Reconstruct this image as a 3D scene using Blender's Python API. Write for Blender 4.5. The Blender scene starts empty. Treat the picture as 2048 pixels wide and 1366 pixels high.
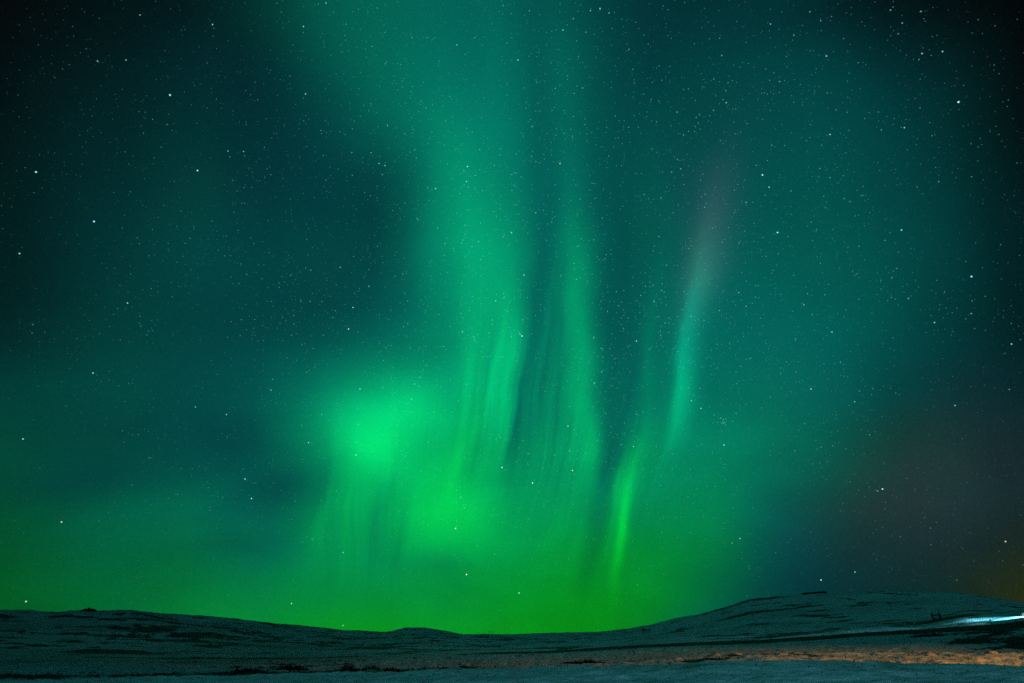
import bpy, bmesh, math, random
import numpy as np
from mathutils import Vector, Matrix
C = bpy.context.scene
R = math.radians
random.seed(11)
# ---- sky model (shared text) ----
import numpy as np, math
F_PX = 1137.78; TILT = math.atan((1285-683)/F_PX)
def px_dir(x, y):
    a = (x-1024)/F_PX; b = (683-y)/F_PX
    d = np.array([a, math.cos(TILT)-b*math.sin(TILT), math.sin(TILT)+b*math.cos(TILT)])
    return d/np.linalg.norm(d)
def px_uv(x, y):
    d = px_dir(x, y); return np.array([d[0]/(1+d[1]), d[2]/(1+d[1])])
def uv_px(u, v):
    s = u*u+v*v; dy = (1-s)/(1+s); dx = u*(1+dy); dz = v*(1+dy)
    fw = dy*math.cos(TILT)+dz*math.sin(TILT); up = -dy*math.sin(TILT)+dz*math.cos(TILT)
    return 1024+F_PX*dx/fw, 683-F_PX*up/fw
# colours of the sky glow, read every 128 px across and down: (red, green, blue) display values
GLOW = """
2,8,10 2,14,16 0,20,24 0,28,32 0,50,48 0,85,72 0,98,82 0,96,85 0,88,82 0,72,72 0,52,58 0,48,54 0,46,52 0,36,42 0,20,24 0,8,10 0,1,2
0,14,16 0,24,28 0,30,34 0,34,40 0,38,44 0,68,66 0,102,85 0,104,92 0,98,88 0,82,80 0,58,64 0,62,66 0,64,68 0,62,66 0,44,50 0,24,28 0,6,8
0,20,22 0,32,36 0,38,42 0,42,46 0,42,48 0,56,60 0,92,80 0,118,98 0,108,95 0,84,82 0,72,74 0,70,72 0,72,76 0,72,74 0,58,62 0,36,40 0,14,16
0,26,28 0,38,42 0,46,50 2,54,54 0,48,54 0,54,60 0,66,68 0,125,100 0,112,95 0,92,86 0,76,76 14,76,78 0,80,80 0,78,78 0,66,68 0,44,48 0,20,24
0,28,30 0,42,46 0,54,56 0,60,62 0,58,62 0,62,64 0,72,72 0,134,104 0,122,98 0,102,88 0,82,78 10,88,84 0,88,86 0,86,82 0,72,72 0,48,52 0,24,28
0,34,36 0,48,50 0,60,60 0,62,64 0,64,68 0,70,72 0,86,80 0,126,98 0,130,100 0,110,90 0,92,82 0,98,90 0,96,90 0,90,84 0,74,74 0,46,50 0,24,28
0,56,52 0,64,58 0,70,64 0,72,68 0,78,74 0,108,88 0,132,98 0,140,102 0,138,102 0,122,92 0,104,88 0,108,92 0,106,90 0,92,86 0,64,66 8,44,48 4,30,34
0,74,52 0,74,60 0,72,64 0,72,68 0,82,72 0,118,86 0,142,92 0,146,88 0,142,90 0,138,92 0,116,86 0,124,92 0,112,92 0,84,78 16,58,60 24,46,50 16,36,42
0,84,46 0,90,58 0,100,66 0,104,74 0,96,76 0,122,80 0,148,86 0,156,82 0,148,84 0,140,82 0,134,78 0,138,80 0,100,84 12,72,70 26,58,60 24,50,52 18,40,42
0,90,42 0,102,54 0,106,62 0,110,66 0,116,70 0,132,76 0,142,76 0,150,74 0,150,66 0,152,50 0,150,42 0,124,58 0,76,72 6,56,58 10,48,50 14,42,42 26,42,24
0,84,34 0,96,44 0,108,58 0,118,64 0,126,60 0,142,38 0,140,40 0,140,46 0,144,34 0,138,32 0,122,44 0,84,68 0,60,62 0,48,52 0,40,44 16,48,24 60,60,10
"""
GRID = np.array([[[float(c) for c in t.split(',')] for t in r.split()] for r in GLOW.split('\n') if r.strip()])
GRID[1:5, 3:6, 1:] += 5; GRID[0:9, 15:, 1:] += 5; GRID[8:10, :, 1] *= .93; GRID[10, 3:11, 2] -= 14; GRID[10, 3:11, 0] += 8; GRID[10, 4:11, 1] += 3; GRID[9, 5:10, 2] -= 6; GRID[7:, :3, 1] *= .93; GRID[6:10, 12:, 0] += 4; GRID[7:9, 13:15, 0] += 3
GRID[7:9, 12:15, 2] -= 4; GRID[7:10, 13:, 2] -= 3; GRID[9:, :4, 2] -= 8; GRID[9:, :5, 1] += 6
for _r in GRID:
    for _c in _r:
        if _c[2] >= .95*_c[1] and _c[0] < 8: _c[2] *= .94
def grid_at(x, y):                      # smooth (Catmull-Rom) reading of the table
    x = min(max(x/128, 0), 15.999); y = min(max(y/128, 0), 9.999)
    i, j = int(x), int(y); fx, fy = x-i, y-j
    def w(t): return np.array([-.5*t+t*t-.5*t**3, 1-2.5*t*t+1.5*t**3, .5*t+2*t*t-1.5*t**3, -.5*t*t+.5*t**3])
    wx, wy = w(fx), w(fy); c = np.zeros(3)
    for a in range(4):
        for b in range(4):
            c += wy[a]*wx[b]*GRID[min(max(j-1+a, 0), 10), min(max(i-1+b, 0), 16)]
    return np.clip(c, 0, 255)/255
NU, NV, U0, U1, V1 = 32, 20, -.46, .46, .58
ROWS = [[grid_at(*uv_px(U0+(U1-U0)*i/(NU-1), V1*j/(NV-1))) for i in range(NU)] for j in range(NV)]
# auroral rays and clouds: centre, point one width further up the ray, lower/upper length ratio,
# width to the left, width to the right, bend, (red, green, blue)
RAYS = [
 (1130,260, 1122,60, 1.0, 26,40, 0, (0,9,5)), (1066,240, 1060,80, 1.2, 20,24, 0, (0,-7,-4)), (985,120, 975,-60, 1.2, 30,40, 0, (0,6,4)),
 (860,950, 880,840, .9, 190,150, 0, (0,12,2)), (1180,1000, 1190,900, .9, 160,120, 0, (0,7,2)), (640,830, 650,760, 1.0, 90,90, 0, (0,10,5)),
 (1300,440, 1306,300, 1.3, 26,40, 0, (0,6,3)),
 # thin bright and dark folds through the middle
 (930,760, 938,680, 1.0, 5,7, 0, (0,10,2)), (972,720, 984,640, 1.0, 6,6, 0, (0,-9,-3)), (995,690, 1012,600, 1.0, 5,7, 0, (0,12,4)),
 (960,880, 985,800, 1.0, 10,12, 0, (0,-12,0)), (915,930, 940,860, 1.0, 10,8, 0, (0,10,0)), (1128,640, 1134,540, 1.0, 5,6, 0, (0,-7,-2)),
 (1118,800, 1130,720, 1.0, 4,5, 0, (0,-8,-2)), (1150,860, 1158,800, 1.0, 4,5, 0, (0,8,2)), (1232,1000, 1242,930, 1.0, 4,4, 0, (0,14,2)),
 (1258,970, 1272,900, 1.0, 4,6, 0, (0,12,2)), (1240,760, 1252,680, 1.0, 8,9, 0, (0,7,3)), (1120,1060, 1145,1000, 1.0, 20,24, 0, (0,8,-2)),
 (668,900, 674,850, 1.0, 10,12, 0, (0,8,2)), (640,1030, 650,980, 1.0, 6,6, 0, (0,10,2)),
 (752,1030, 765,970, 1.0, 7,8, 0, (0,-9,0)), (800,1060, 812,1000, 1.0, 6,8, 0, (0,-9,0)), (900,1120, 905,1060, 1.0, 50,50, 0, (0,-6,0)),
 (1190,1120, 1205,1060, 1.0, 12,14, 0, (0,-8,0)), (1160,1080, 1175,1030, 1.0, 16,14, 0, (0,8,-4)), (470,900, 420,860, 1.0, 60,60, 0, (0,-8,-3)),
 (300,1010, 300,980, 1.0, 200,200, 0, (0,6,2)), (120,960, 120,930, 1.0, 120,120, 0, (0,-6,0)), (560,1090, 562,1060, 1.0, 90,90, 0, (0,-6,0)),
 # the tall main beam
 (965,560, 925,260, .9, 62,60, 0, (0,10,3)),
 (935,420, 885,230, 1.1, 50,60, 0, (0,12,5)),
 (1005,600, 1022,400, 1.0, 66,24, 0, (0,16,5)),
 (1018,705, 1032,600, 1.0, 22,15, 0, (0,26,10)),
 (945,730, 937,600, .8, 24,32, 0, (0,16,4)),
 (1000,800, 1025,700, .7, 26,26, 0, (0,14,2)),
 (935,880, 950,780, .8, 34,26, 0, (0,14,0)),
 # dark lane and fine dark threads right of it
 (1082,570, 1098,400, 1.5, 20,36, 0, (0,-12,-4)),
 (1066,800, 1080,700, .9, 3,4, 0, (0,-12,-4)),
 (1024,860, 1036,800, .8, 3,3, 0, (0,-16,-4)),
 (1098,640, 1112,540, 1.0, 4,5, 0, (0,10,4)),
 (1078,720, 1090,640, 1.0, 4,4, 0, (0,9,3)),
 (1006,860, 1018,800, 1.0, 4,4, 0, (0,12,2)),
 (655,1010, 664,960, 1.0, 5,6, 0, (0,14,2)),
 (690,1050, 702,980, 1.0, 5,6, 0, (0,10,0)),
 (785,960, 800,900, 1.0, 5,7, 0, (0,-9,-2)),
 (1300,700, 1314,560, 1.2, 8,10, 0, (0,7,3)),
 (1052,740, 1074,600, 1.1, 9,20, 0, (0,-15,-5)),
 (1034,840, 1046,770, 1.1, 5,6, 0, (0,-20,-6)),
 (1014,890, 1024,830, .6, 5,5, 0, (0,-16,-4)),
 (1090,760, 1100,680, .8, 8,7, 0, (0,-10,-4)),
 (1030,890, 1045,820, .7, 44,50, 0, (0,-9,0)),
 # second beam
 (1157,560, 1149,400, 1.3, 24,32, 0, (0,26,8)),
 (1166,720, 1162,560, 1.0, 36,24, 0, (0,22,8)),
 (1188,880, 1180,780, .8, 30,14, 0, (0,22,6)),
 (1120,960, 1150,860, .8, 18,26, 0, (0,-8,0)),
 (1110,1010, 1140,930, .8, 30,40, 0, (0,12,0)),
 # gap between the beams
 (1215,720, 1215,480, .8, 22,60, 0, (0,-14,-4)),
 (1218,930, 1228,840, 1.0, 14,16, 0, (0,-22,-4)),
 (1190,1050, 1205,950, 1.0, 14,22, 0, (0,-12,-2)),
 # reddish ray and the bright spike under it
 (1420,430, 1452,300, 1.1, 34,44, 0, (22,4,6)),
 (1395,560, 1412,480, 1.0, 28,34, 0, (22,14,12)),
 (1368,690, 1388,560, 1.0, 11,24, 0, (0,38,26)),
 (1350,790, 1366,710, .9, 11,24, 0, (0,30,12)),
 (1290,760, 1310,600, 1.0, 16,60, 0, (0,12,4)),
 # bright low spike
 (1246,1000, 1262,910, .9, 18,18, 0, (0,34,4)),
 (1243,1070, 1251,990, 1.0, 8,9, 0, (0,46,-6)),
 (1264,920, 1296,850, 1.0, 16,40, 0, (0,20,3)),
 # the two bright clouds
 (722,865, 735,795, 1.0, 60,115, 0, (0,26,10)),
 (790,820, 845,755, 1.0, 80,75, 0, (0,34,12)),
 (850,812, 872,772, 1.0, 60,50, 0, (0,24,7)),
 (790,945, 850,915, .8, 70,70, 0, (0,8,2)),
 (760,880, 800,850, .8, 60,60, 0, (0,10,3)),
 (730,900, 738,860, .9, 70,90, 0, (0,18,4)),
 (700,960, 712,900, .9, 30,60, 0, (0,16,2)),
 (858,1062, 874,990, .7, 66,110, 0, (0,34,4)),
 (880,1010, 910,930, .9, 110,120, 0, (0,20,0)),
 (940,1040, 955,990, 1.0, 50,60, 0, (0,8,0)),
 (640,1070, 655,1000, .8, 34,50, 0, (0,22,0)),
 (712,1060, 724,980, .9, 30,22, 0, (0,14,0)),
 # dark hollows
 (580,975, 575,945, 1.0, 80,60, 0, (0,-20,-6)),
 (650,985, 656,940, 1.0, 16,12, 0, (0,-14,-4)),
 (870,1128, 872,1108, 1.0, 50,50, 0, (0,-12,0)),
 (790,975, 812,920, .9, 16,40, 0, (0,-7,-1)),
 (840,900, 900,860, 1.0, 50,40, 0, (0,-14,-2)),
 (1240,1180, 1250,1155, 1.0, 60,60, 0, (0,-6,0)),
]

# ---------------- camera ----------------
EYE = 1.7
cam = bpy.data.cameras.new('camera'); cam.lens = 36*F_PX/2048; cam.sensor_width = 36
cam.clip_start = 0.1; cam.clip_end = 200000
co = bpy.data.objects.new('camera', cam); C.collection.objects.link(co)
co.location = (0, 0, EYE); co.rotation_euler = (R(90)+TILT, 0, 0); C.camera = co
C.view_settings.view_transform = 'Standard'; C.view_settings.look = 'None'
C.view_settings.exposure = 0; C.view_settings.gamma = 1
C.cycles.use_denoising = False
C.cycles.use_adaptive_sampling = True; C.cycles.adaptive_threshold = .02; C.cycles.adaptive_min_samples = 12
C.cycles.max_bounces = 4; C.cycles.diffuse_bounces = 2
C.cycles.sample_clamp_indirect = 2

# ---------------- night sky with aurora and stars ----------------
STARS = [  # place in the sky, brightness, size, warmth
 (340,190,1,1.3,0),(395,341,1,1.2,0),(188,443,1,1.25,0),(72,344,1,1.2,0),(1525,350,1,1.3,0),(1555,465,1,1.25,0),
 (1917,204,1,1.3,.3),(1943,553,1,1.2,0),(1653,112,.7,1,0),(611,188,.7,1,0),(935,333,.9,1.05,0),(933,363,.7,1,0),
 (758,327,.6,.95,0),(770,331,.6,.95,0),(1036,120,.7,1,0),(1200,17,.8,1,0),(1181,21,.5,.9,0),(1218,26,.5,.9,0),(1126,60,.6,1,0),
 (255,606,.7,.95,.3),(39,507,.8,1,0),(46,878,.7,1,0),(186,746,.7,1,0),(1023,465,.7,1,.2),(1803,460,.8,1.05,0),(1660,269,.6,1,.3),
 (1048,550,.7,1,.2),(1044,672,1,1.05,1),(697,658,.9,1,.8),(706,615,.8,1,.2),(720,778,.7,1,0),(829,768,.5,.9,0),(617,885,.6,.95,.3),
 (490,958,.8,1,.2),(503,997,.8,1,.2),(712,910,.6,.95,.2),(1004,935,.9,1,.9),(1065,966,1,1.05,.6),(1145,941,.8,1,.6),(1136,852,.8,.95,.2),
 (911,1057,.9,1.05,.4),(933,1149,1,1.1,.8),(1038,1186,.8,1,.3),(686,1105,.5,.9,0),(583,1207,.7,.95,.4),(686,1251,.5,.9,.3),(52,1203,.7,1,.8),
 (123,1044,.7,1,.8),(1273,682,.8,1,.3),(1267,893,.6,.95,0),(1448,890,.9,1,.1),(1402,817,.8,.95,0),(1765,978,1,1.1,.4),(1480,1077,.6,.95,.3),
 (1642,1160,.8,1,.6),(1710,1144,.6,.95,0),(2011,1083,.6,1,.8),(1622,778,.8,1,0),(1910,811,.5,1,0),(1869,645,.6,1,0),(1664,664,.6,1,0),
 (2023,688,.6,1,0),(453,829,.6,1,0),(391,814,.5,.9,0),(542,780,.5,.9,.2),(280,30,.4,.9,0),(425,49,.6,.95,0),(252,120,.5,.9,0),(195,122,.5,.9,0),
 (1120,327,.6,1,.8),(487,303,.5,.9,0),(456,302,.5,.9,0),(607,53,.7,.95,0),(652,6,.6,.9,0),(1844,107,.6,1,0),(1885,103,.6,1,0),(1541,48,.5,.9,0),
 (1441.5,836,.42,.8,0),(1447,839,.3,.7,0),(1452,839,.26,.7,0),(1445.5,843.5,.4,.75,0),(1450,844.5,.42,.75,0),(1447.5,846.5,.42,.75,0),
 (1444,847,.3,.7,0),(1451.5,850,.3,.75,0),(1435,844.5,.25,.7,0),(1465,842.5,.3,.7,0),(1472,827,.35,.75,0),(1428,830,.3,.7,0),
]
W = bpy.data.worlds.new('World'); C.world = W; W.use_nodes = True
nt = W.node_tree; nt.nodes.clear(); N = nt.nodes; K = nt.links
def nd(t, **kw):
    n = N.new(t)
    for k, v in kw.items(): setattr(n, k, v)
    return n
def put(sock, v):
    if isinstance(v, bpy.types.NodeSocket): K.new(v, sock)
    else: sock.default_value = v
def ma(op, *a, clamp=False):
    n = nd('ShaderNodeMath', operation=op, use_clamp=clamp)
    for i, v in enumerate(a): put(n.inputs[i], v)
    return n.outputs[0]
def vm(op, *a, out=0):
    n = nd('ShaderNodeVectorMath', operation=op)
    for i, v in enumerate(a):
        if op == 'SCALE' and i == 1: put(n.inputs['Scale'], v)
        elif not isinstance(v, bpy.types.NodeSocket) and isinstance(v, (int, float)): n.inputs[i].default_value = (v, v, v)
        else: put(n.inputs[i], v)
    return n.outputs['Value'] if op in ('DOT_PRODUCT', 'DISTANCE', 'LENGTH') else n.outputs[0]
def cadd(A, B, f=1.0, mode='ADD'):      # colours only, so that no socket needs converting
    n = nd('ShaderNodeMix', data_type='RGBA', blend_type=mode, clamp_factor=False)
    for i, v in ((0, f), (6, A), (7, B)):
        if isinstance(v, bpy.types.NodeSocket): K.new(v, n.inputs[i])
        else: n.inputs[i].default_value = v if i == 0 else (*[float(c) for c in v], 1)
    return n.outputs[2]
geo = nd('ShaderNodeTexCoord').outputs['Generated']
DIR = vm('NORMALIZE', geo)
sx = nd('ShaderNodeSeparateXYZ'); K.new(DIR, sx.inputs[0])
den = ma('MAXIMUM', ma('ADD', sx.outputs[1], 1), .25)
U = ma('DIVIDE', sx.outputs[0], den); V = ma('DIVIDE', sx.outputs[2], den)
cb = nd('ShaderNodeCombineXYZ'); K.new(U, cb.inputs[0]); K.new(V, cb.inputs[1]); cb.inputs[2].default_value = 1
# small stars, gathered in loose drifts and thinning towards the far corners of the view north
cl = nd('ShaderNodeTexNoise'); K.new(DIR, cl.inputs['Vector']); cl.inputs['Scale'].default_value = 9; cl.inputs['Detail'].default_value = 3
SIZE = ma('SUBTRACT', 1.1, ma('MULTIPLY', ma('ADD', ma('MULTIPLY', U, U), ma('MULTIPLY', ma('SUBTRACT', V, .24), ma('SUBTRACT', V, .24))), 1.5), clamp=False)
SIZE = ma('MAXIMUM', SIZE, .65)
CLUMP = ma('MULTIPLY', ma('MULTIPLY_ADD', cl.outputs[0], 4.2, -1.25, clamp=True), ma('MULTIPLY_ADD', ma('ABSOLUTE', U), -2.4, 1.62, clamp=True))
def star_layer(scale, rad, lo, gain, seed):
    v = nd('ShaderNodeTexVoronoi', feature='F1', distance='EUCLIDEAN')
    K.new(vm('ADD', DIR, (seed, seed*.7, seed*1.3)), v.inputs['Vector']); v.inputs['Scale'].default_value = scale
    sc = nd('ShaderNodeSeparateColor'); K.new(v.outputs['Color'], sc.inputs[0])
    d = ma('SUBTRACT', 1, ma('DIVIDE', v.outputs['Distance'], ma('MULTIPLY', SIZE, rad*scale)), clamp=True)
    b = ma('MULTIPLY', ma('POWER', sc.outputs[0], 6.0), ma('MULTIPLY', CLUMP, ma('MULTIPLY_ADD', U, .4, lo, clamp=True)))
    b = ma('MULTIPLY', ma('MULTIPLY', b, ma('POWER', d, .7)), gain)
    return b, cadd((.08, .62, .95), (.5, .85, .75), sc.outputs[1], 'MIX')
lowfade = ma('MULTIPLY_ADD', V, 3.2, .12, clamp=True)
st = (0, 0, 0)
for k in ((70, .0012, .55, 2.2, 3.1), (150, .0010, .5, 1.3, 7.7), (260, .0009, .65, .8, 1.9)):
    f, c = star_layer(*k); st = cadd(st, c, ma('MULTIPLY', f, lowfade))
for (x, y, b, s, wm) in STARS:
    d = px_dir(x, y); rad = .00115*s
    q = ma('SUBTRACT', 1, ma('DIVIDE', vm('DISTANCE', DIR, tuple(d)), rad), clamp=True)
    c = np.array([.3, .8, 1.0])*(1-wm)+np.array([1, .85, .7])*wm
    st = cadd(st, c*b*2.0, q)
# gentle wandering of the glow, so that no edge is geometric
wob = nd('ShaderNodeTexNoise', noise_dimensions='3D'); K.new(cb.outputs[0], wob.inputs['Vector'])
wob.inputs['Scale'].default_value = 9; wob.inputs['Detail'].default_value = 3
wc = nd('ShaderNodeSeparateColor'); K.new(wob.outputs['Color'], wc.inputs[0])
PU = ma('ADD', U, ma('MULTIPLY', ma('SUBTRACT', wc.outputs[0], .5), .022)); PV = ma('ADD', V, ma('MULTIPLY', ma('SUBTRACT', wc.outputs[1], .5), .03))
pc = nd('ShaderNodeCombineXYZ'); K.new(PU, pc.inputs[0]); K.new(PV, pc.inputs[1]); pc.inputs[2].default_value = 1; P = pc.outputs[0]
tu = ma('DIVIDE', ma('SUBTRACT', PU, U0), U1-U0, clamp=True)
tv = ma('MULTIPLY', ma('MINIMUM', ma('MAXIMUM', PV, 0), V1), (NV-1)/V1)
acc = (0, 0, 0)
for j in range(NV):
    cr = nd('ShaderNodeValToRGB'); el = cr.color_ramp.elements
    for i in range(NU):
        p = i/(NU-1)
        e = el[0] if i == 0 else (el[len(el)-1] if i == NU-1 else el.new(p))
        e.position = p
    for i in range(NU): el[i].color = (*ROWS[j][i], 1)
    K.new(tu, cr.inputs[0])
    acc = cadd(acc, cr.outputs[0], ma('MAXIMUM', ma('SUBTRACT', 1, ma('ABSOLUTE', ma('SUBTRACT', tv, j))), 0))
for r in RAYS:
    cx, cy, tx, ty, lo, wl, wr, bend, col = r
    c0 = px_uv(cx, cy); t = px_uv(tx, ty)-c0; L = float(np.linalg.norm(t)); t = t/L; n = np.array([t[1], -t[0]])
    s = L/math.hypot(tx-cx, ty-cy); wl *= s; wr *= s
    A = vm('DOT_PRODUCT', P, (n[0], n[1], -float(c0@n)))
    B = vm('DOT_PRODUCT', P, (t[0], t[1], -float(c0@t)))
    A = ma('MAXIMUM', ma('DIVIDE', A, wr), ma('DIVIDE', A, -wl)); B = ma('MAXIMUM', ma('DIVIDE', B, L), ma('DIVIDE', B, -L*lo))
    q = ma('MULTIPLY_ADD', A, A, ma('MULTIPLY', B, B))
    w = ma('POWER', math.exp(-.7), q); neg = min(col) < 0 and max(col) <= 0
    acc = cadd(acc, [abs(c)/255 if neg else max(c, 0)/255 for c in col], w, 'SUBTRACT' if neg else 'ADD')
# fine ray structure: noise drawn out along the rays, which fan out from below the horizon
rho = ma('DIVIDE', ma('ADD', PU, .10), ma('ADD', PV, .45))
rc = nd('ShaderNodeCombineXYZ'); K.new(rho, rc.inputs[0]); K.new(ma('MULTIPLY', PV, .045), rc.inputs[1])
rn = nd('ShaderNodeTexNoise'); K.new(rc.outputs[0], rn.inputs['Vector'])
rn.inputs['Scale'].default_value = 58; rn.inputs['Detail'].default_value = 3; rn.inputs['Roughness'].default_value = .6
rn2 = nd('ShaderNodeTexNoise'); K.new(rc.outputs[0], rn2.inputs['Vector'])
rn2.inputs['Scale'].default_value = 22; rn2.inputs['Detail'].default_value = 2
def blob(cx, cy, rad, k=1.0):
    c0 = px_uv(cx, cy); s = np.linalg.norm(px_uv(cx, cy-rad)-c0)
    d = ma('DIVIDE', vm('DISTANCE', cb.outputs[0], (c0[0], c0[1], 1)), float(s))
    return ma('MULTIPLY', ma('EXPONENT', ma('MULTIPLY', ma('MULTIPLY', d, d), -1)), k)
msk = ma('ADD', ma('ADD', blob(1040, 820, 190), blob(715, 1060, 100, .7), clamp=True), blob(1250, 900, 150, .7), clamp=True)
rs = ma('ADD', ma('SUBTRACT', rn.outputs[0], .5), ma('MULTIPLY', ma('SUBTRACT', rn2.outputs[0], .5), .9))
rn3 = nd('ShaderNodeTexNoise'); K.new(rc.outputs[0], rn3.inputs['Vector']); rn3.inputs['Scale'].default_value = 190; rn3.inputs['Detail'].default_value = 2
RAYMOD = ma('MULTIPLY', ma('MULTIPLY', ma('ADD', rs, ma('MULTIPLY', ma('SUBTRACT', rn3.outputs[0], .5), .8)), msk), .19)
# cloudy variation of the low glow
mc = nd('ShaderNodeCombineXYZ'); K.new(PU, mc.inputs[0]); K.new(ma('MULTIPLY', PV, 1.7), mc.inputs[1])
mt = nd('ShaderNodeTexNoise'); K.new(mc.outputs[0], mt.inputs['Vector']); mt.inputs['Scale'].default_value = 11; mt.inputs['Detail'].default_value = 5; mt.inputs['Distortion'].default_value = .6
low = ma('MULTIPLY_ADD', V, -3.2, 1.15, clamp=True)
RAYMOD = ma('ADD', RAYMOD, ma('MULTIPLY', ma('MULTIPLY', ma('SUBTRACT', mt.outputs[0], .5), low), .26))
# faint mottling of countless unresolved stars
fg = nd('ShaderNodeTexNoise'); K.new(DIR, fg.inputs['Vector']); fg.inputs['Scale'].default_value = 420; fg.inputs['Detail'].default_value = 1
gr = ma('MULTIPLY', ma('SUBTRACT', fg.outputs[0], .5), .07)
acc = cadd(acc, acc, ma('ADD', gr, RAYMOD))
acc = cadd(acc, (.5, .55, .5), ma('MULTIPLY', ma('SUBTRACT', fg.outputs[0], .42), .07))
acc = cadd(acc, (0, 0, 0), 1.0, 'LIGHTEN')
acc = cadd(cadd(acc, (.055, .055, .055)), (1/1.055,)*3, 1.0, 'MULTIPLY')
gm = nd('ShaderNodeGamma'); K.new(acc, gm.inputs[0]); gm.inputs[1].default_value = 2.4
# the unseen half of the sky behind: dim teal glow
back = ma('MULTIPLY', ma('MULTIPLY_ADD', sx.outputs[1], -1.2, .25, clamp=True), .05)
sky = cadd(gm.outputs[0], (.05, .8, 1.0), back)
sky = cadd(sky, st)
bg = nd('ShaderNodeBackground'); K.new(sky, bg.inputs[0]); bg.inputs[1].default_value = 1
wo = nd('ShaderNodeOutputWorld'); K.new(bg.outputs[0], wo.inputs[0])
W.cycles.sampling_method = 'MANUAL'; W.cycles.sample_map_resolution = 256

# ---------------- lamps ----------------
def aim(o, p): o.rotation_euler = (Vector(p)-o.location).to_track_quat('-Z', 'Y').to_euler()
def lamp(name, kind, loc, power, col, target=None, size=60, blend=.5, rad=.2):
    l = bpy.data.lights.new(name, kind); l.energy = power; l.color = col
    if kind == 'SPOT': l.spot_size = R(size); l.spot_blend = blend
    if kind != 'SUN': l.shadow_soft_size = rad
    o = bpy.data.objects.new(name, l); C.collection.objects.link(o); o.location = loc
    if target: aim(o, target)
    return o
fill_light = lamp('blue_fill', 'SUN', (0, -50, 80), .075, (.22, .68, 1.0), (0, 40, 0)); fill_light.data.angle = R(3)  # added weak blue fill to cool the ground; no moon stands there

# ---------------- terrain ----------------
def line(pts):
    xs = [p[0] for p in pts]; az = []; el = []
    for x, y in pts:
        d = px_dir(x, y); az.append(math.atan2(d[0], d[1])); el.append(math.degrees(math.asin(d[2])))
    return np.array(az), np.array(el)
def azpx(x, y=1285): d = px_dir(x, y); return math.atan2(d[0], d[1])
BANK = line([(-300,1364),(0,1361),(150,1359),(300,1357),(440,1355),(512,1352),(600,1351),(700,1348),(800,1347),(900,1342),(1024,1339),(1100,1337),(1300,1333),(1400,1328),(1536,1323),(1700,1326),(1850,1328),(2048,1333),(2400,1336)])
RIM = line([(-300,1360),(0,1356),(300,1352),(512,1349),(586,1348),(776,1345),(1024,1334),(1200,1327),(1400,1317),(1600,1311),(1750,1310),(1850,1308),(1950,1307),(2048,1305),(2400,1300)])
DARK = line([(-300,1320),(0,1318),(300,1316),(512,1314),(700,1311),(870,1307),(1024,1304),(1100,1302),(1200,1295),(1280,1290),(1400,1284),(1536,1279),(1640,1272),(1700,1267),(1780,1262),(1850,1258),(1900,1254.5),(1950,1251),(1985,1249),(2015,1246),(2048,1241),(2400,1225)])
SKYL = line([(-300,1222),(0,1222),(60,1222.5),(110,1226),(150,1222),(200,1223),(260,1221),(330,1227),(420,1233),(512,1244),(600,1251),(640,1256),(680,1261),(760,1264),(786,1262),(810,1255),(850,1255.5),(880,1260),(925,1269),(1024,1269),(1100,1266),(1200,1264),(1260,1257),(1300,1250),(1350,1237),(1400,1229),(1450,1214),(1500,1198),(1560,1191),(1636,1185.5),(1700,1186.5),(1790,1180.5),(1850,1183),(1920,1186),(1980,1195),(2048,1206),(2400,1240)])
RSKY = line([(0,0)])
_rs = [(-300,850),(300,850),(640,1150),(780,1500),(810,2300),(860,2300),(925,1500),(1200,1400),(1300,1250),(1450,1150),(2048,1100),(2400,1100)]
RS = (np.array([azpx(a) for a, b in _rs]), np.array([b for a, b in _rs], float))
def ev(l, az): return np.interp(az, l[0], l[1])
def hsh(i, j, s):
    n = (i.astype(np.int64)*374761393 + j.astype(np.int64)*668265263 + s*974634777) & 0xffffffff
    n = ((n ^ (n >> 13))*1274126177) & 0xffffffff
    return ((n ^ (n >> 16)) & 0xffff)/65535.0
def vnoise(x, y, s):
    i = np.floor(x); j = np.floor(y); fx = x-i; fy = y-j
    fx = fx*fx*fx*(fx*(fx*6-15)+10); fy = fy*fy*fy*(fy*(fy*6-15)+10)
    a = hsh(i, j, s); b = hsh(i+1, j, s); c = hsh(i, j+1, s); d = hsh(i+1, j+1, s)
    return (a*(1-fx)+b*fx)*(1-fy)+(c*(1-fx)+d*fx)*fy
def fbm(x, y, scale, octv=4, s=0, g=.5):
    t = 0; a = 1; n = 0; x = x/scale; y = y/scale
    for k in range(octv):
        t = t+a*(vnoise(x, y, s+k*17)-.5)*2; n += a; a *= g
        x, y = (x*.8-y*.6)*2.03+13.7, (x*.6+y*.8)*2.03-7.1
    return t/n
def sstep(a, b, x):
    t = np.clip((x-a)/(b-a), 0, 1); return t*t*(3-2*t)
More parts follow.
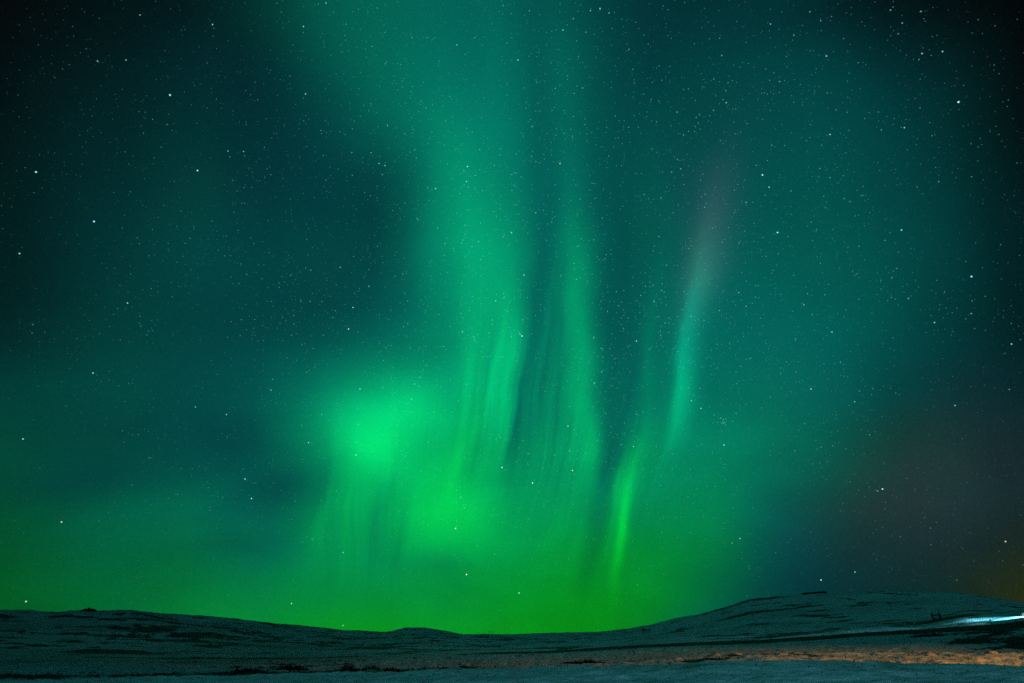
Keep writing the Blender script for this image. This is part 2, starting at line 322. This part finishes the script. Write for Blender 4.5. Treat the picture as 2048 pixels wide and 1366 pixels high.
def pchip(X, Y, x):                      # X, Y: (knots, columns); x: (columns)
    n = X.shape[0]; h = np.diff(X, axis=0); dl = np.diff(Y, axis=0)/h
    m = np.zeros_like(Y)
    for k in range(1, n-1):
        w1 = 2*h[k]+h[k-1]; w2 = h[k]+2*h[k-1]
        ok = dl[k-1]*dl[k] > 0
        m[k] = np.where(ok, (w1+w2)/(w1/np.where(ok, dl[k-1], 1)+w2/np.where(ok, dl[k], 1)), 0)
    m[0] = dl[0]; m[-1] = dl[-1]
    out = np.where(x <= X[0], Y[0], Y[-1]).astype(float)
    for k in range(n-1):
        sel = (x >= X[k]) & (x < X[k+1]); t = np.clip((x-X[k])/h[k], 0, 1)
        v = Y[k]*(2*t**3-3*t*t+1)+h[k]*m[k]*(t**3-2*t*t+t)+Y[k+1]*(3*t*t-2*t**3)+h[k]*m[k+1]*(t**3-t*t)
        out = np.where(sel, v, out)
    return out
def terrain(x, y):
    """height of the ground, without the camera's help: a function of the place alone"""
    x = np.asarray(x, float); y = np.asarray(y, float)
    r = np.maximum(np.hypot(x, y), 1e-3); az = np.arctan2(x, y)
    azc = np.clip(az, BANK[0][0], BANK[0][-1])
    bank, rim, dark, sk = ev(BANK, azc), ev(RIM, azc), ev(DARK, azc), ev(SKYL, azc); rs = ev(RS, azc)
    right = sstep(azpx(1640), azpx(1850), azc); far_right = sstep(azpx(1820), azpx(1960), azc)
    ground = lambda rr: -np.degrees(np.arctan(EYE/rr))
    one = np.ones_like(r)
    kr = np.array([8, 20, 47, 60, 74, 88, 104, 140, 236, 250, 262, 320, 620])
    X = [np.log(k)*one for k in kr]+[np.log(rs), np.log(rs*1.35), np.log(60000)*one]
    mid = rim*.55+dark*.45
    Y = [ground(8)*one, ground(20)*one, bank, bank-.95, np.minimum(bank+.16, rim-.1), rim,
         rim+.04-far_right*.3, mid-.05*far_right, dark-.1-.12*sstep(azpx(900), azpx(1500), azc), dark, dark-.05,
         dark+.16+.45*far_right, dark*.42+sk*.58, sk, sk-.5, -.05*one]
    e = pchip(np.array(X), np.array(Y), np.log(r))
    z = EYE+r*np.tan(np.radians(e))
    z = np.where(r < 8, 0, z)
    # lumps, tussocks, hummocks and the broad roll of the hills
    nearw = sstep(3, 20, r)*(1-sstep(50, 66, r)); midw = sstep(54, 72, r)*(1-sstep(210, 240, r)); hill = sstep(300, 600, r)
    z = z+nearw*(.13*fbm(x, y, 5, 3, 1)+.2*fbm(x, y, 1.6, 4, 2))
    tus = np.abs(fbm(x, y, 3.2, 4, 5, .55)); left = 1-sstep(azpx(900), azpx(1250), azc)
    z = z+midw*((.26+.2*left)*(tus-.2)+.24*fbm(x, y, 1.3, 3, 9)+.25*fbm(x, y, 14, 3, 6))
    z = z+hill*(1.6*fbm(x, y, 45, 4, 21)+.5*fbm(x, y, 9, 3, 31))*(1+left*.5)+sstep(240, 260, r)*(1-hill)*.12*fbm(x, y, 6, 3, 12)
    return z
def bare_cover(x, y):
    """how much heather and rock shows through the snow"""
    r = np.hypot(x, y); az = np.arctan2(x, y)
    left = 1-sstep(azpx(700), azpx(1150), az); fr = sstep(azpx(1860), azpx(1960), az); rt = sstep(azpx(1250), azpx(1420), az)
    n1 = fbm(x, y*.8, 26, 5, 41, .6); n2 = fbm(x, y, 7, 4, 51, .6); n3 = fbm(x, y, 90, 3, 61)
    n4 = fbm(x*.45, y, 18, 5, 71, .62)
    hill = sstep(262, 300, r)
    b = hill*(n1*1.0+n4*1.2+n2*.35+n3*.3-.17+.14*left-.15*rt)
    # the skirt of the road bank and the dark moor at its right end
    emb = sstep(222, 240, r)*(1-sstep(247, 252, r))*sstep(azpx(880), azpx(1120), az)
    b = b+emb*(.75+.8*n2)
    skirt = sstep(212, 232, r)*(1-sstep(236, 262, r))*left
    b = b+skirt*(n4*1.3-.1)
    moor = fr*sstep(112, 125, r)*(1-sstep(250, 256, r)); b = b+moor*(.5+.7*n2+.4*n3)
    crest = sstep(.80, .86, r/ev(RS, az))*(1-sstep(.9, .95, r/ev(RS, az)))*sstep(azpx(1380), azpx(1440), az)*(1-sstep(azpx(1500), azpx(1620), az)); b = b+crest*(.75+.9*n2)
    midw = sstep(60, 78, r)*(1-sstep(205, 225, r))
    b = b+midw*(n2*.85+n4*.55-.32+.14*left)
    scrub = sstep(azpx(1335), azpx(1375), az)*(1-sstep(azpx(1500), azpx(1560), az))*sstep(70, 76, r)*(1-sstep(94, 102, r)); b = b+scrub*(n2*1.5+.12)
    bank = sstep(70, 78, r)*(1-sstep(84, 96, r)); b = b+bank*left*(.55+.9*n4)
    near = 1-sstep(50, 60, r); b = b+near*(n2*.9+n1*.2-.52)
    return np.clip(b*2.2, 0, 1)
def snow_depth_shade(x, y):
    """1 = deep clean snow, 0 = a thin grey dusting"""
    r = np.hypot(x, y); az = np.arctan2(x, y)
    left = 1-sstep(azpx(500), azpx(1100), az)  # left side greyer: the darkness there is put into the snow colour
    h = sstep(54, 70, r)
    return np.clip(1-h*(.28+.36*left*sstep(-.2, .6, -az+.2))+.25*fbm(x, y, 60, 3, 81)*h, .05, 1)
def rows():
    r = [1.0]
    while r[-1] < 62000:
        q = r[-1]
        r.append(q*(1.12 if q < 26 else 1.0065 if q < 118 else 1.008 if q < 262 else 1.012 if q < 1700 else 1.03 if q < 2700 else 1.25))
    return np.array(r)
def cols():
    a = list(np.radians(np.arange(-46, 46.01, .095))); q = 46.5; s = []
    while q < 180: s.append(q); q += 2 if q < 90 else 6
    return np.array([-R(v) for v in reversed(s)]+a+[R(v) for v in s])
rr, aa = rows(), cols(); nr, na = len(rr), len(aa)
RR, AA = np.meshgrid(rr, aa, indexing='ij'); GX = RR*np.sin(AA); GY = RR*np.cos(AA)
GZ = terrain(GX, GY)
V3 = np.stack([GX, GY, GZ], -1).reshape(-1, 3)
V3 = np.vstack([V3, [[0, 0, 0]]]); ctr = len(V3)-1
idx = np.arange(nr*na).reshape(nr, na); nxt = np.roll(idx, -1, axis=1)
Q = np.stack([idx[:-1], nxt[:-1], nxt[1:], idx[1:]], -1).reshape(-1, 4)
T = np.stack([np.full(na, ctr), nxt[0], idx[0]], -1)
me = bpy.data.meshes.new('snowy_ground')
me.vertices.add(len(V3)); me.vertices.foreach_set('co', V3.ravel())
loops = np.concatenate([Q.ravel(), T.ravel()]); me.loops.add(len(loops)); me.loops.foreach_set('vertex_index', loops)
starts = np.concatenate([np.arange(len(Q))*4, len(Q)*4+np.arange(len(T))*3]); me.polygons.add(len(starts)); me.polygons.foreach_set('loop_start', starts)
me.polygons.foreach_set('use_smooth', np.ones(len(starts), bool)); me.update(); me.validate()
for nm, fn in (('bare', bare_cover), ('depth_shade', snow_depth_shade)):
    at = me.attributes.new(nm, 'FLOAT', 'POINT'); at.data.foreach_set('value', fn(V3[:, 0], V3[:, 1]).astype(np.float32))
ground = bpy.data.objects.new('ground', me); C.collection.objects.link(ground); ground['kind'] = 'structure'

def mat(name, col, rough=.8, bump=0, var=0, vscale=5, metal=0):
    m = bpy.data.materials.new(name); m.use_nodes = True; t = m.node_tree; b = t.nodes['Principled BSDF']
    b.inputs['Base Color'].default_value = (*col, 1); b.inputs['Roughness'].default_value = rough; b.inputs['Metallic'].default_value = metal; b.inputs['Specular IOR Level'].default_value = .02 if rough > .85 else .4
    tc = t.nodes.new('ShaderNodeTexCoord'); nz = t.nodes.new('ShaderNodeTexNoise'); nz.inputs['Scale'].default_value = vscale; nz.inputs['Detail'].default_value = 5
    t.links.new(tc.outputs['Object'], nz.inputs['Vector'])
    if var:
        mx = t.nodes.new('ShaderNodeMix'); mx.data_type = 'RGBA'; t.links.new(nz.outputs[0], mx.inputs[0])
        mx.inputs[6].default_value = (*[c*(1-var) for c in col], 1); mx.inputs[7].default_value = (*[min(1, c*(1+var)) for c in col], 1)
        t.links.new(mx.outputs[2], b.inputs['Base Color'])
    if bump:
        bp = t.nodes.new('ShaderNodeBump'); bp.inputs['Strength'].default_value = bump; t.links.new(nz.outputs[0], bp.inputs['Height']); t.links.new(bp.outputs[0], b.inputs['Normal'])
    return m
# snow over heather
gm_ = bpy.data.materials.new('snow_over_heather'); gm_.use_nodes = True; t = gm_.node_tree; b = t.nodes['Principled BSDF']; b.inputs['Roughness'].default_value = .85
b.inputs['Specular IOR Level'].default_value = .2
def gn(ty, **kw):
    n = t.nodes.new(ty)
    for k, v in kw.items(): setattr(n, k, v)
    return n
gc = gn('ShaderNodeNewGeometry').outputs['Position']
def gnoise(scale, detail=4, rough=.55, stretch=(1, 1, 1)):
    mp = gn('ShaderNodeVectorMath', operation='MULTIPLY'); t.links.new(gc, mp.inputs[0]); mp.inputs[1].default_value = stretch
    n = gn('ShaderNodeTexNoise'); t.links.new(mp.outputs[0], n.inputs['Vector']); n.inputs['Scale'].default_value = scale
    n.inputs['Detail'].default_value = detail; n.inputs['Roughness'].default_value = rough; return n.outputs[0]
def gmath(op, *a, clamp=False):
    n = gn('ShaderNodeMath', operation=op, use_clamp=clamp)
    for i, v in enumerate(a):
        if isinstance(v, bpy.types.NodeSocket): t.links.new(v, n.inputs[i])
        else: n.inputs[i].default_value = v
    return n.outputs[0]
def gattr(nm): n = gn('ShaderNodeAttribute', attribute_name=nm); return n.outputs['Fac']
n5 = gnoise(.13, 6, .72); n1 = gnoise(.9, 6, .65); n2 = gnoise(3.5, 4, .6); n3 = gnoise(.16, 4)
bare = gmath('ADD', gattr('bare'), gmath('MULTIPLY', gmath('SUBTRACT', gmath('ADD', gmath('MULTIPLY', n1, .45), gmath('MULTIPLY', n5, .55)), .5), 3.2))
bare = gmath('MULTIPLY', gmath('SUBTRACT', bare, .42), 5, clamp=True)
tuft = gmath('MULTIPLY', gmath('SUBTRACT', gmath('ADD', n2, gmath('MULTIPLY', gmath('SUBTRACT', n5, .5), 1.1)), .55), 9, clamp=True)
tuft = gmath('MULTIPLY', tuft, gmath('SUBTRACT', 1.0, gmath('MULTIPLY', gattr('depth_shade'), .85)))
mx = gn('ShaderNodeMix', data_type='RGBA'); t.links.new(gattr('depth_shade'), mx.inputs[0])
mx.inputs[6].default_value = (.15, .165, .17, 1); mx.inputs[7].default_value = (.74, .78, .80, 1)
mv = gn('ShaderNodeMix', data_type='RGBA', blend_type='MULTIPLY'); mv.inputs[0].default_value = 1; t.links.new(mx.outputs[2], mv.inputs[6])
vr = gn('ShaderNodeMapRange'); t.links.new(gmath('ADD', gmath('MULTIPLY', n3, .35), gmath('ADD', gmath('MULTIPLY', n5, .4), gmath('MULTIPLY', n1, .25))), vr.inputs[0]); vr.inputs[1].default_value = .38; vr.inputs[2].default_value = .6; vr.inputs[3].default_value = .45; vr.inputs[4].default_value = 1.15
t.links.new(vr.outputs[0], mv.inputs[7])
hc = gn('ShaderNodeMix', data_type='RGBA'); t.links.new(n2, hc.inputs[0]); hc.inputs[6].default_value = (.012, .010, .008, 1); hc.inputs[7].default_value = (.045, .04, .026, 1)
m1 = gn('ShaderNodeMix', data_type='RGBA'); t.links.new(gmath('MAXIMUM', bare, gmath('MULTIPLY', tuft, .7)), m1.inputs[0]); t.links.new(mv.outputs[2], m1.inputs[6]); t.links.new(hc.outputs[2], m1.inputs[7])
t.links.new(m1.outputs[2], b.inputs['Base Color'])
bp = gn('ShaderNodeBump'); bp.inputs['Strength'].default_value = .7; bp.inputs['Distance'].default_value = .4
t.links.new(gmath('ADD', n1, gmath('MULTIPLY', n2, .45)), bp.inputs['Height']); t.links.new(bp.outputs[0], b.inputs['Normal'])
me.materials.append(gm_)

def gz(x, y): return float(terrain(np.array([x]), np.array([y]))[0])
_rr = np.exp(np.linspace(math.log(30), math.log(3500), 2600))
def at(px, py, rmin=30, rmax=3500):
    """where the line of sight through this spot of the picture first meets the ground"""
    d = px_dir(px, py); az = math.atan2(d[0], d[1]); el = math.asin(d[2])
    z = terrain(_rr*math.sin(az), _rr*math.cos(az)); e = np.arctan2(z-EYE, _rr)
    ok = np.where((e >= el) & (_rr > rmin) & (_rr < rmax))[0]
    if len(ok): k = ok[0]
    else:
        s = np.where((_rr > rmin) & (_rr < rmax))[0]; k = s[np.argmax(e[s])]
    r = _rr[k]; return r*math.sin(az), r*math.cos(az), float(z[k])
def polar(px, r): a = azpx(px); x, y = r*math.sin(a), r*math.cos(a); return x, y, gz(x, y)

# ---------------- lamps of the place ----------------
lx, ly = 78, 12
yard = lamp('yard_lamp', 'SPOT', (lx, ly, 14), 2.0e5, (1, .40, .06), (38, 86, 0), 56, 1.0, .3)
porch = lamp('porch_lamp', 'SPOT', (12, -12, 3.2), 18000, (.2, .76, 1.0), (9, 46, 0), 70, 1.0, 1.5)
hx, hy, hz = polar(2290, 296)
head = lamp('car_headlight', 'SPOT', (hx, hy, hz+2.0), 3.0e5, (.28, .85, 1.0), polar(1860, 292), 62, 1.0, .3)
sx_, sy_, sz_ = polar(2096, 284)
head2 = lamp('car_main_beam', 'SPOT', (sx_, sy_, sz_+2.2), 1.7e5, (.17, .82, 1.0), polar(1888, 307), 50, 1.0, .3)

# ---------------- mesh helpers ----------------
def link(name, bm, m, parent=None, loc=None, smooth=False):
    me = bpy.data.meshes.new(name); bm.to_mesh(me); bm.free()
    if smooth: me.polygons.foreach_set('use_smooth', [True]*len(me.polygons))
    o = bpy.data.objects.new(name, me); C.collection.objects.link(o); me.materials.append(m)
    if parent: o.parent = parent
    if loc: o.location = loc
    return o
def thing(name, label, cat, loc, rz=0, group=None):
    o = bpy.data.objects.new(name, None); C.collection.objects.link(o); o.location = loc; o.rotation_euler = (0, 0, rz)
    o['label'] = label; o['category'] = cat
    if group: o['group'] = group
    return o
def tag(o, label, cat, group=None):
    o['label'] = label; o['category'] = cat
    if group: o['group'] = group
    return o
def tube(bm, a, b, r0, r1, n=6):
    a, b = Vector(a), Vector(b); d = (b-a).normalized()
    u = d.cross(Vector((.3, .9, .1))).normalized(); v = d.cross(u)
    A = [bm.verts.new(a+(u*math.cos(k*2*math.pi/n)+v*math.sin(k*2*math.pi/n))*r0) for k in range(n)]
    B = [bm.verts.new(b+(u*math.cos(k*2*math.pi/n)+v*math.sin(k*2*math.pi/n))*r1) for k in range(n)]
    for k in range(n): bm.faces.new((A[k], A[(k+1) % n], B[(k+1) % n], B[k]))
    bm.faces.new(A[::-1]); bm.faces.new(B)
def box(bm, lo, hi):
    x0, y0, z0 = lo; x1, y1, z1 = hi
    v = [bm.verts.new(p) for p in ((x0,y0,z0),(x1,y0,z0),(x1,y1,z0),(x0,y1,z0),(x0,y0,z1),(x1,y0,z1),(x1,y1,z1),(x0,y1,z1))]
    for f in ((0,3,2,1),(4,5,6,7),(0,1,5,4),(1,2,6,5),(2,3,7,6),(3,0,4,7)): bm.faces.new([v[i] for i in f])
WOOD = mat('weathered_wood', (.03, .025, .02), .9, .4, .4, 6)
POLE = mat('tarred_pole', (.007, .006, .005), .9, .3, .4, 3)
STEEL = mat('galvanised_steel', (.10, .10, .10), .6, 0, .2, 4, .3)
INSUL = mat('insulator_glass', (.05, .06, .06), .3, 0, .2)
TWIG = mat('bare_twigs', (.022, .016, .012), .95, .3, .5, 9)
ROCK = mat('frosted_rock', (.20, .19, .18), .95, .8, .6, 2.5)
DROCK = mat('dark_rock', (.03, .028, .026), .95, .8, .5, 1.5)
YEL = mat('yellow_plastic', (.55, .50, .25), .5, 0, .1)
REFL = mat('reflector', (.9, .95, 1.0), .3)
SNOWM = mat('clinging_snow', (.72, .75, .78), .85, .4, .1, 6)

FROST = mat('snow_crusted_rock', (.33, .34, .34), .9, 1.0, .75, 3.5)
# road along the top of the bank
pth = [(980,256),(1100,256),(1300,256),(1500,256),(1700,256.5),(1850,262),(1930,276),(2000,292),(2048,303),(2150,318),(2300,335)]
bm = bmesh.new(); prev = None
pa = [azpx(p) for p, r in pth]; pr = [r for p, r in pth]
for k in range(241):
    a = pa[0]+(pa[-1]-pa[0])*k/240; r = float(np.interp(a, pa, pr)); row = []
    for w in (-3.4, -1.7, 0, 1.7, 3.4):
        x, y = (r+w)*math.sin(a), (r+w)*math.cos(a); row.append(bm.verts.new((x, y, gz(x, y)+.05)))
    if prev:
        for i in range(4): bm.faces.new((prev[i], prev[i+1], row[i+1], row[i]))
    prev = row
bmesh.ops.recalc_face_normals(bm, faces=bm.faces)
rd = link('road', bm, mat('packed_snow_road', (.25, .27, .28), .7, .5, .4, .8), smooth=True); rd['kind'] = 'structure'

# power line portal pylons
def pylon(label, loc, rz, h, w):
    p = thing('power_pylon', label, 'pylon', loc, rz, 'H-frame pylons of one power line')
    for s in (-1, 1):
        bm = bmesh.new(); tube(bm, (s*w/2*1.2, 0, -.8), (s*w/2, 0, h), .38, .3, 10); link('pole', bm, POLE, p)
    bm = bmesh.new(); box(bm, (-w*.72, -.25, h-1.3), (w*.72, .25, h-.75)); link('crossarm', bm, POLE, p)
    bm = bmesh.new(); box(bm, (-w*.5, -.12, h-2.6), (w*.5, .12, h-2.3)); link('lower_beam', bm, POLE, p)
    for x in (-w*.72, 0, w*.72):
        bm = bmesh.new(); tube(bm, (x, 0, h-1.15), (x, 0, h-2.3), .05, .05)
        for k in range(4): tube(bm, (x, 0, h-1.35-k*.24), (x, 0, h-1.43-k*.24), .17, .17, 10)
        link('insulator', bm, INSUL, p)
    return p
def top_h(px, py, x, y, z): return EYE+math.hypot(x, y)*math.tan(math.asin(px_dir(px, py)[2]))-z
x, y, z = at(1877, 1247.5, 330, 1000); d = math.hypot(x, y)
pylon('largest H-frame wooden pylon, standing above the headlight-lit snow strip on the right', (x, y, z), -math.atan2(x, y)+.2, top_h(1874, 1225, x, y, z), 5.4*d/700)
x, y, z = at(1293, 1266, 500, 1300); d = math.hypot(x, y)
pylon('small H-frame pylon on the foot of the right hill beside the centre saddle', (x, y, z), -math.atan2(x, y), top_h(1293, 1256.5, x, y, z), 8.6*d/1000)
x, y, z = polar(982, 1620)
pylon('tiny distant pylon just showing over the low skyline at the centre', (x, y, z), -math.atan2(x, y), max(6, top_h(982, 1262.5, x, y, z)), 9.5)

# fence posts behind the near snow bank
def post(label, base, top, r, th=.07):
    a = azpx(base[0]); x, y = r*math.sin(a), r*math.cos(a); z = gz(x, y)
    d = px_dir(*top); k = r/math.hypot(d[0], d[1]); t_ = Vector((d[0]*k-x, d[1]*k-y, d[2]*k+EYE-z))
    p = thing('fence_post', label, 'fence post', (x, y, z), 0, 'wooden fence posts behind the snow bank')
    bm = bmesh.new(); tube(bm, (0, 0, -.4), t_, th*1.15, th, 8); link('post', bm, WOOD, p)
    bm = bmesh.new(); bmesh.ops.create_icosphere(bm, subdivisions=2, radius=th*1.1); bmesh.ops.scale(bm, vec=(1, 1, .6), verts=bm.verts)
    link('snow_cap', bm, SNOWM, p, tuple(t_), True)
post('leaning fence post at the left end of the dark hedge band', (474, 1350), (478, 1331), 86, .10)
post('upright fence post between the leaning post and the tangled bare bush', (584, 1349), (586, 1332), 86, .10)
post('short fence post right of the low dark bush', (776, 1346), (776, 1334), 86, .10)

# sticks on the moor right of the centre
x, y, z = at(1327, 1301, 100, 235)
s = thing('broken_branch', 'broken forked branch standing upright in the snow below the dark road bank', 'branch', (x, y, z))
sc_ = math.hypot(x, y)/1137
bm = bmesh.new(); tube(bm, (0, 0, -.4), (3*sc_, 0, 6*sc_), .10, .07); tube(bm, (3*sc_, 0, 6*sc_), (5.5*sc_, .1, 9.5*sc_), .07, .04)
link('stem', bm, WOOD, s)
bm = bmesh.new(); tube(bm, (3*sc_, 0, 6*sc_), (8*sc_, .2, 6.5*sc_), .07, .05); tube(bm, (8*sc_, .2, 6.5*sc_), (11*sc_, .2, 4*sc_), .05, .03); tube(bm, (4.5*sc_, 0, 8*sc_), (9*sc_, 0, 9*sc_), .06, .03)
link('side_branch', bm, WOOD, s)
x, y, z = at(1271, 1306, 100, 235); sc_ = math.hypot(x, y)/1137
bm = bmesh.new(); tube(bm, (0, 0, -.2), (-5*sc_, 0, 4*sc_), .07, .06); tube(bm, (-5*sc_, 0, 4*sc_), (-9*sc_, .1, 7.5*sc_), .06, .04)
tag(link('stick', bm, WOOD, None, (x, y, z)), 'thin bare stick slanting up to the left out of the grey snow', 'stick')

# road marker posts
def marker(label, px, ytop, r=255, dark=False, hmin=.9):
    a = azpx(px); x, y = r*math.sin(a), r*math.cos(a); z = gz(x, y)
    h = max(hmin, EYE+r*math.tan(math.asin(px_dir(px, ytop)[2]))-z)
    h = min(h, 2.6)
    p = thing('marker_post', label, 'marker post', (x, y, z), -a, 'roadside marker posts')
    bm = bmesh.new(); tube(bm, (0, 0, -.3), (0, 0, h-.5), .08, .08, 8); link('post', bm, WOOD if dark else YEL, p)
    bm = bmesh.new(); tube(bm, (0, 0, h-.5), (0, 0, h), .22, .22, 10); link('reflector', bm, WOOD if dark else REFL, p)  # dark post: its unlit look is painted, wood colour even on the reflector
names = [('leftmost lit marker post on the road edge', 1702, 1264.5), ('second lit marker post from the left on the road edge', 1711, 1262.5),
 ('third lit marker post from the left on the road edge', 1724, 1260.5), ('fourth lit marker post from the left, before the tall one', 1741, 1258.5),
 ('tall lit marker post alone in the middle of the row', 1773, 1252.5), ('short lit marker post between the two tall ones', 1794, 1255),
 ('small lit marker post at the foot of the tallest one', 1834, 1251), ('tallest, brightest marker post left of the large pylon', 1840, 1245)]
for l, px, yt in names: marker(l, px, yt)
marker('dark post silhouetted against the bright headlight strip at the right', 1996, 1238.5, 262, True)

# cairn on the left skyline, dark outcrop on the right skyline
def rock(bm, c, s, seed, sub=3):
    rnd = random.Random(seed); n0 = len(bm.verts)
    g = bmesh.ops.create_icosphere(bm, subdivisions=sub, radius=1)['verts']
    off = Vector((rnd.random()*50, rnd.random()*50, rnd.random()*50))
    from mathutils import noise
    for v in g:
        k = 1+.35*noise.noise(v.co*1.3+off)+.16*noise.noise(v.co*3.1+off)
        v.co = Vector((v.co.x*s[0]*k, v.co.y*s[1]*k, v.co.z*s[2]*k))+Vector(c)
x, y, z = polar(156, 838)
cn = thing('rock_cairn', 'low dark cairn of piled rocks on the left skyline', 'cairn', (x, y, z), -math.atan2(x, y), None)
for k, (dx, dz, s) in enumerate([(-5.5, .6, 1.8), (-2.5, 1.2, 2.3), (.5, 1.9, 2.0), (3.2, 1.3, 2.6), (6, .8, 2.0), (0.2, 3.6, 1.0), (-8, .2, 1.2)]):
    bm = bmesh.new(); rock(bm, (dx, 0, dz-.4), (s*1.35, s, s*.8), 50+k); link('stone', bm, DROCK, cn, None, True)
x, y, z = at(1630, 1187, 700, 1400)
bm = bmesh.new()
for k in range(6): rock(bm, (-14+k*5.2, random.uniform(-2, 2), .3+.12*k), (4.2, 3, 1.1+.18*k), 80+k, 2)
tag(link('rock_outcrop', bm, DROCK, None, (x, y, z), True), 'long dark rock outcrop on the crest of the right hill', 'rock').rotation_euler = (0, 0, -math.atan2(x, y))

# bare bushes at the back foot of the snow bank
def bush(label, px, py, w, h, seed, n=120, r=None):
    rnd = random.Random(seed)
    x, y, z = polar(px, r) if r else at(px, py, 66, 240)
    bm = bmesh.new(); k = 0
    while k < n:
        p = Vector((rnd.gauss(0, w*.25), rnd.gauss(0, .3), -.15)); k += 1
        if abs(p.x) > w*.55: continue
        dr = Vector((rnd.gauss(0, .75), rnd.gauss(0, .5), 1)).normalized()
        L = h*rnd.uniform(.45, 1.0)*max(.35, 1-abs(p.x)/w); q = p; rad = .04
        for s in range(4):
            nq = q+dr*L/4; tube(bm, q, nq, rad, rad*.75, 4); rad *= .78
            if s > 0:
                for _ in range(3):
                    sd = (dr+Vector((rnd.gauss(0, .9), rnd.gauss(0, .9), rnd.gauss(.1, .5)))).normalized()
                    tube(bm, nq-dr*.01, nq+sd*L*.22, rad*.9, rad*.5, 3)
            q = nq; dr = (dr+Vector((rnd.gauss(0, .45), rnd.gauss(0, .4), rnd.gauss(-.05, .25)))).normalized()
    tube(bm, (-w*.5, 0, -.05), (w*.5, 0, -.05), .12, .1, 6)
    o = tag(link('bare_bush', bm, TWIG, None, (x, y, z)), label, 'bush', 'bare bushes on the moor'); o.rotation_euler = (0, 0, -math.atan2(x, y))
bush('tall tangled bare bush between two fence posts, its twigs spread wide', 700, 1345, 2.6, 1.4, 3, 80, 84)
bush('low dense dark bush just left of the short fence post', 748, 1344, 3.0, 1.1, 4, 100, 88)
bush('small dark bush right of the short fence post', 788, 1345, 2.2, .8, 5, 90, 86)
bush('dark flat bush half buried in the bank right of the small one', 826, 1343, 1.7, .6, 6, 70, 85)
bush('long dark hedge-like bush behind the leaning fence post', 512, 1336, 6.5, 1.2, 7, 260, 108)
bush('long dark hedge-like bush behind the upright fence post', 588, 1333, 6.0, 1.2, 8, 240, 118)
bush('dark spreading bush at the foot of the leaning fence post', 500, 1350, 5.5, .8, 9, 200, 86)
bush('low dark bush on the bank edge left of the orange light', 1172, 1333, 6.0, .7, 10, 180, 84)
bush('black bush on the slope under the large pylon', 1865, 1276, 9.0, 1.8, 12, 240, 190)

# frosted boulders in the orange light
def boulder(label, px, r, s, seed):
    x, y, z = polar(px, r); bm = bmesh.new(); rock(bm, (0, 0, 0), (s*1.3, s, s*.5), seed)
    tag(link('boulder', bm, FROST, None, (x, y, z), True), label, 'boulder', 'boulders in the orange light').rotation_euler = (0, 0, seed*1.7)
boulder('leftmost frosted boulder at the edge of the orange light', 1352, 84, .62, 1)
boulder('low boulder second from the left in the orange light', 1388, 87, .55, 2)
boulder('rounded boulder in the middle of the orange light, before a dark hollow', 1425, 90, .8, 3)
boulder('largest rounded boulder catching the orange light left of the dark gap', 1468, 92, .95, 4)
boulder('boulder right of the dark gap in the orange light', 1560, 86, .75, 6)
boulder('bright orange-lit knoll stone below the large pylon', 1850, 86, .7, 7)
boulder('orange-lit stone near the right edge of the moor', 1975, 86, .6, 8)

# heather and dead grass sticking out of the snow: nobody could count it
hm = bmesh.new(); rnd = random.Random(5)
cand = []
M = 42000
ra = np.array([rnd.random() for _ in range(M)]); rb = np.array([rnd.random() for _ in range(M)]); rc_ = np.array([rnd.random() for _ in range(M)])
az = azpx(-20)+(azpx(2068)-azpx(-20))*ra; rd_ = 34*(255/34)**rb
hx_, hy_ = rd_*np.sin(az), rd_*np.cos(az); bc = bare_cover(hx_, hy_)*(.5+.5*(fbm(hx_, hy_, 4, 3, 91)+.5))
keep = np.where(rc_ < bc*.6+.05)[0][:11000]; hz_ = terrain(hx_[keep], hy_[keep])
vs = []; fs = []
for q, k in enumerate(keep):
    x, y, z = hx_[k], hy_[k], hz_[q]; sc_ = rnd.uniform(.5, 1.3)*(.7+rd_[k]/400)*(.45 if rd_[k] < 58 else 1)
    for _ in range(6):
        a = rnd.random()*6.28; l = .26*sc_*rnd.uniform(.5, 1.2); w = .035*sc_
        ox, oy = rnd.gauss(0, .12)*sc_, rnd.gauss(0, .12)*sc_
        n0 = len(vs); ca, sa = math.cos(a), math.sin(a)
        vs += [(x+ox-w*sa, y+oy+w*ca, z-.03), (x+ox+w*sa, y+oy-w*ca, z-.03), (x+ox+ca*l*.6, y+oy+sa*l*.6, z+l)]
        fs.append((n0, n0+1, n0+2))
hm.free()
me2 = bpy.data.meshes.new('heather'); me2.from_pydata(vs, [], fs); me2.materials.append(mat('heather_stalks', (.03, .024, .014), .95, 0, .5, 2))
ho = bpy.data.objects.new('heather', me2); C.collection.objects.link(ho); ho['kind'] = 'stuff'
ho['label'] = 'dark heather and dead grass tufts poking through the snow'; ho['category'] = 'heather'
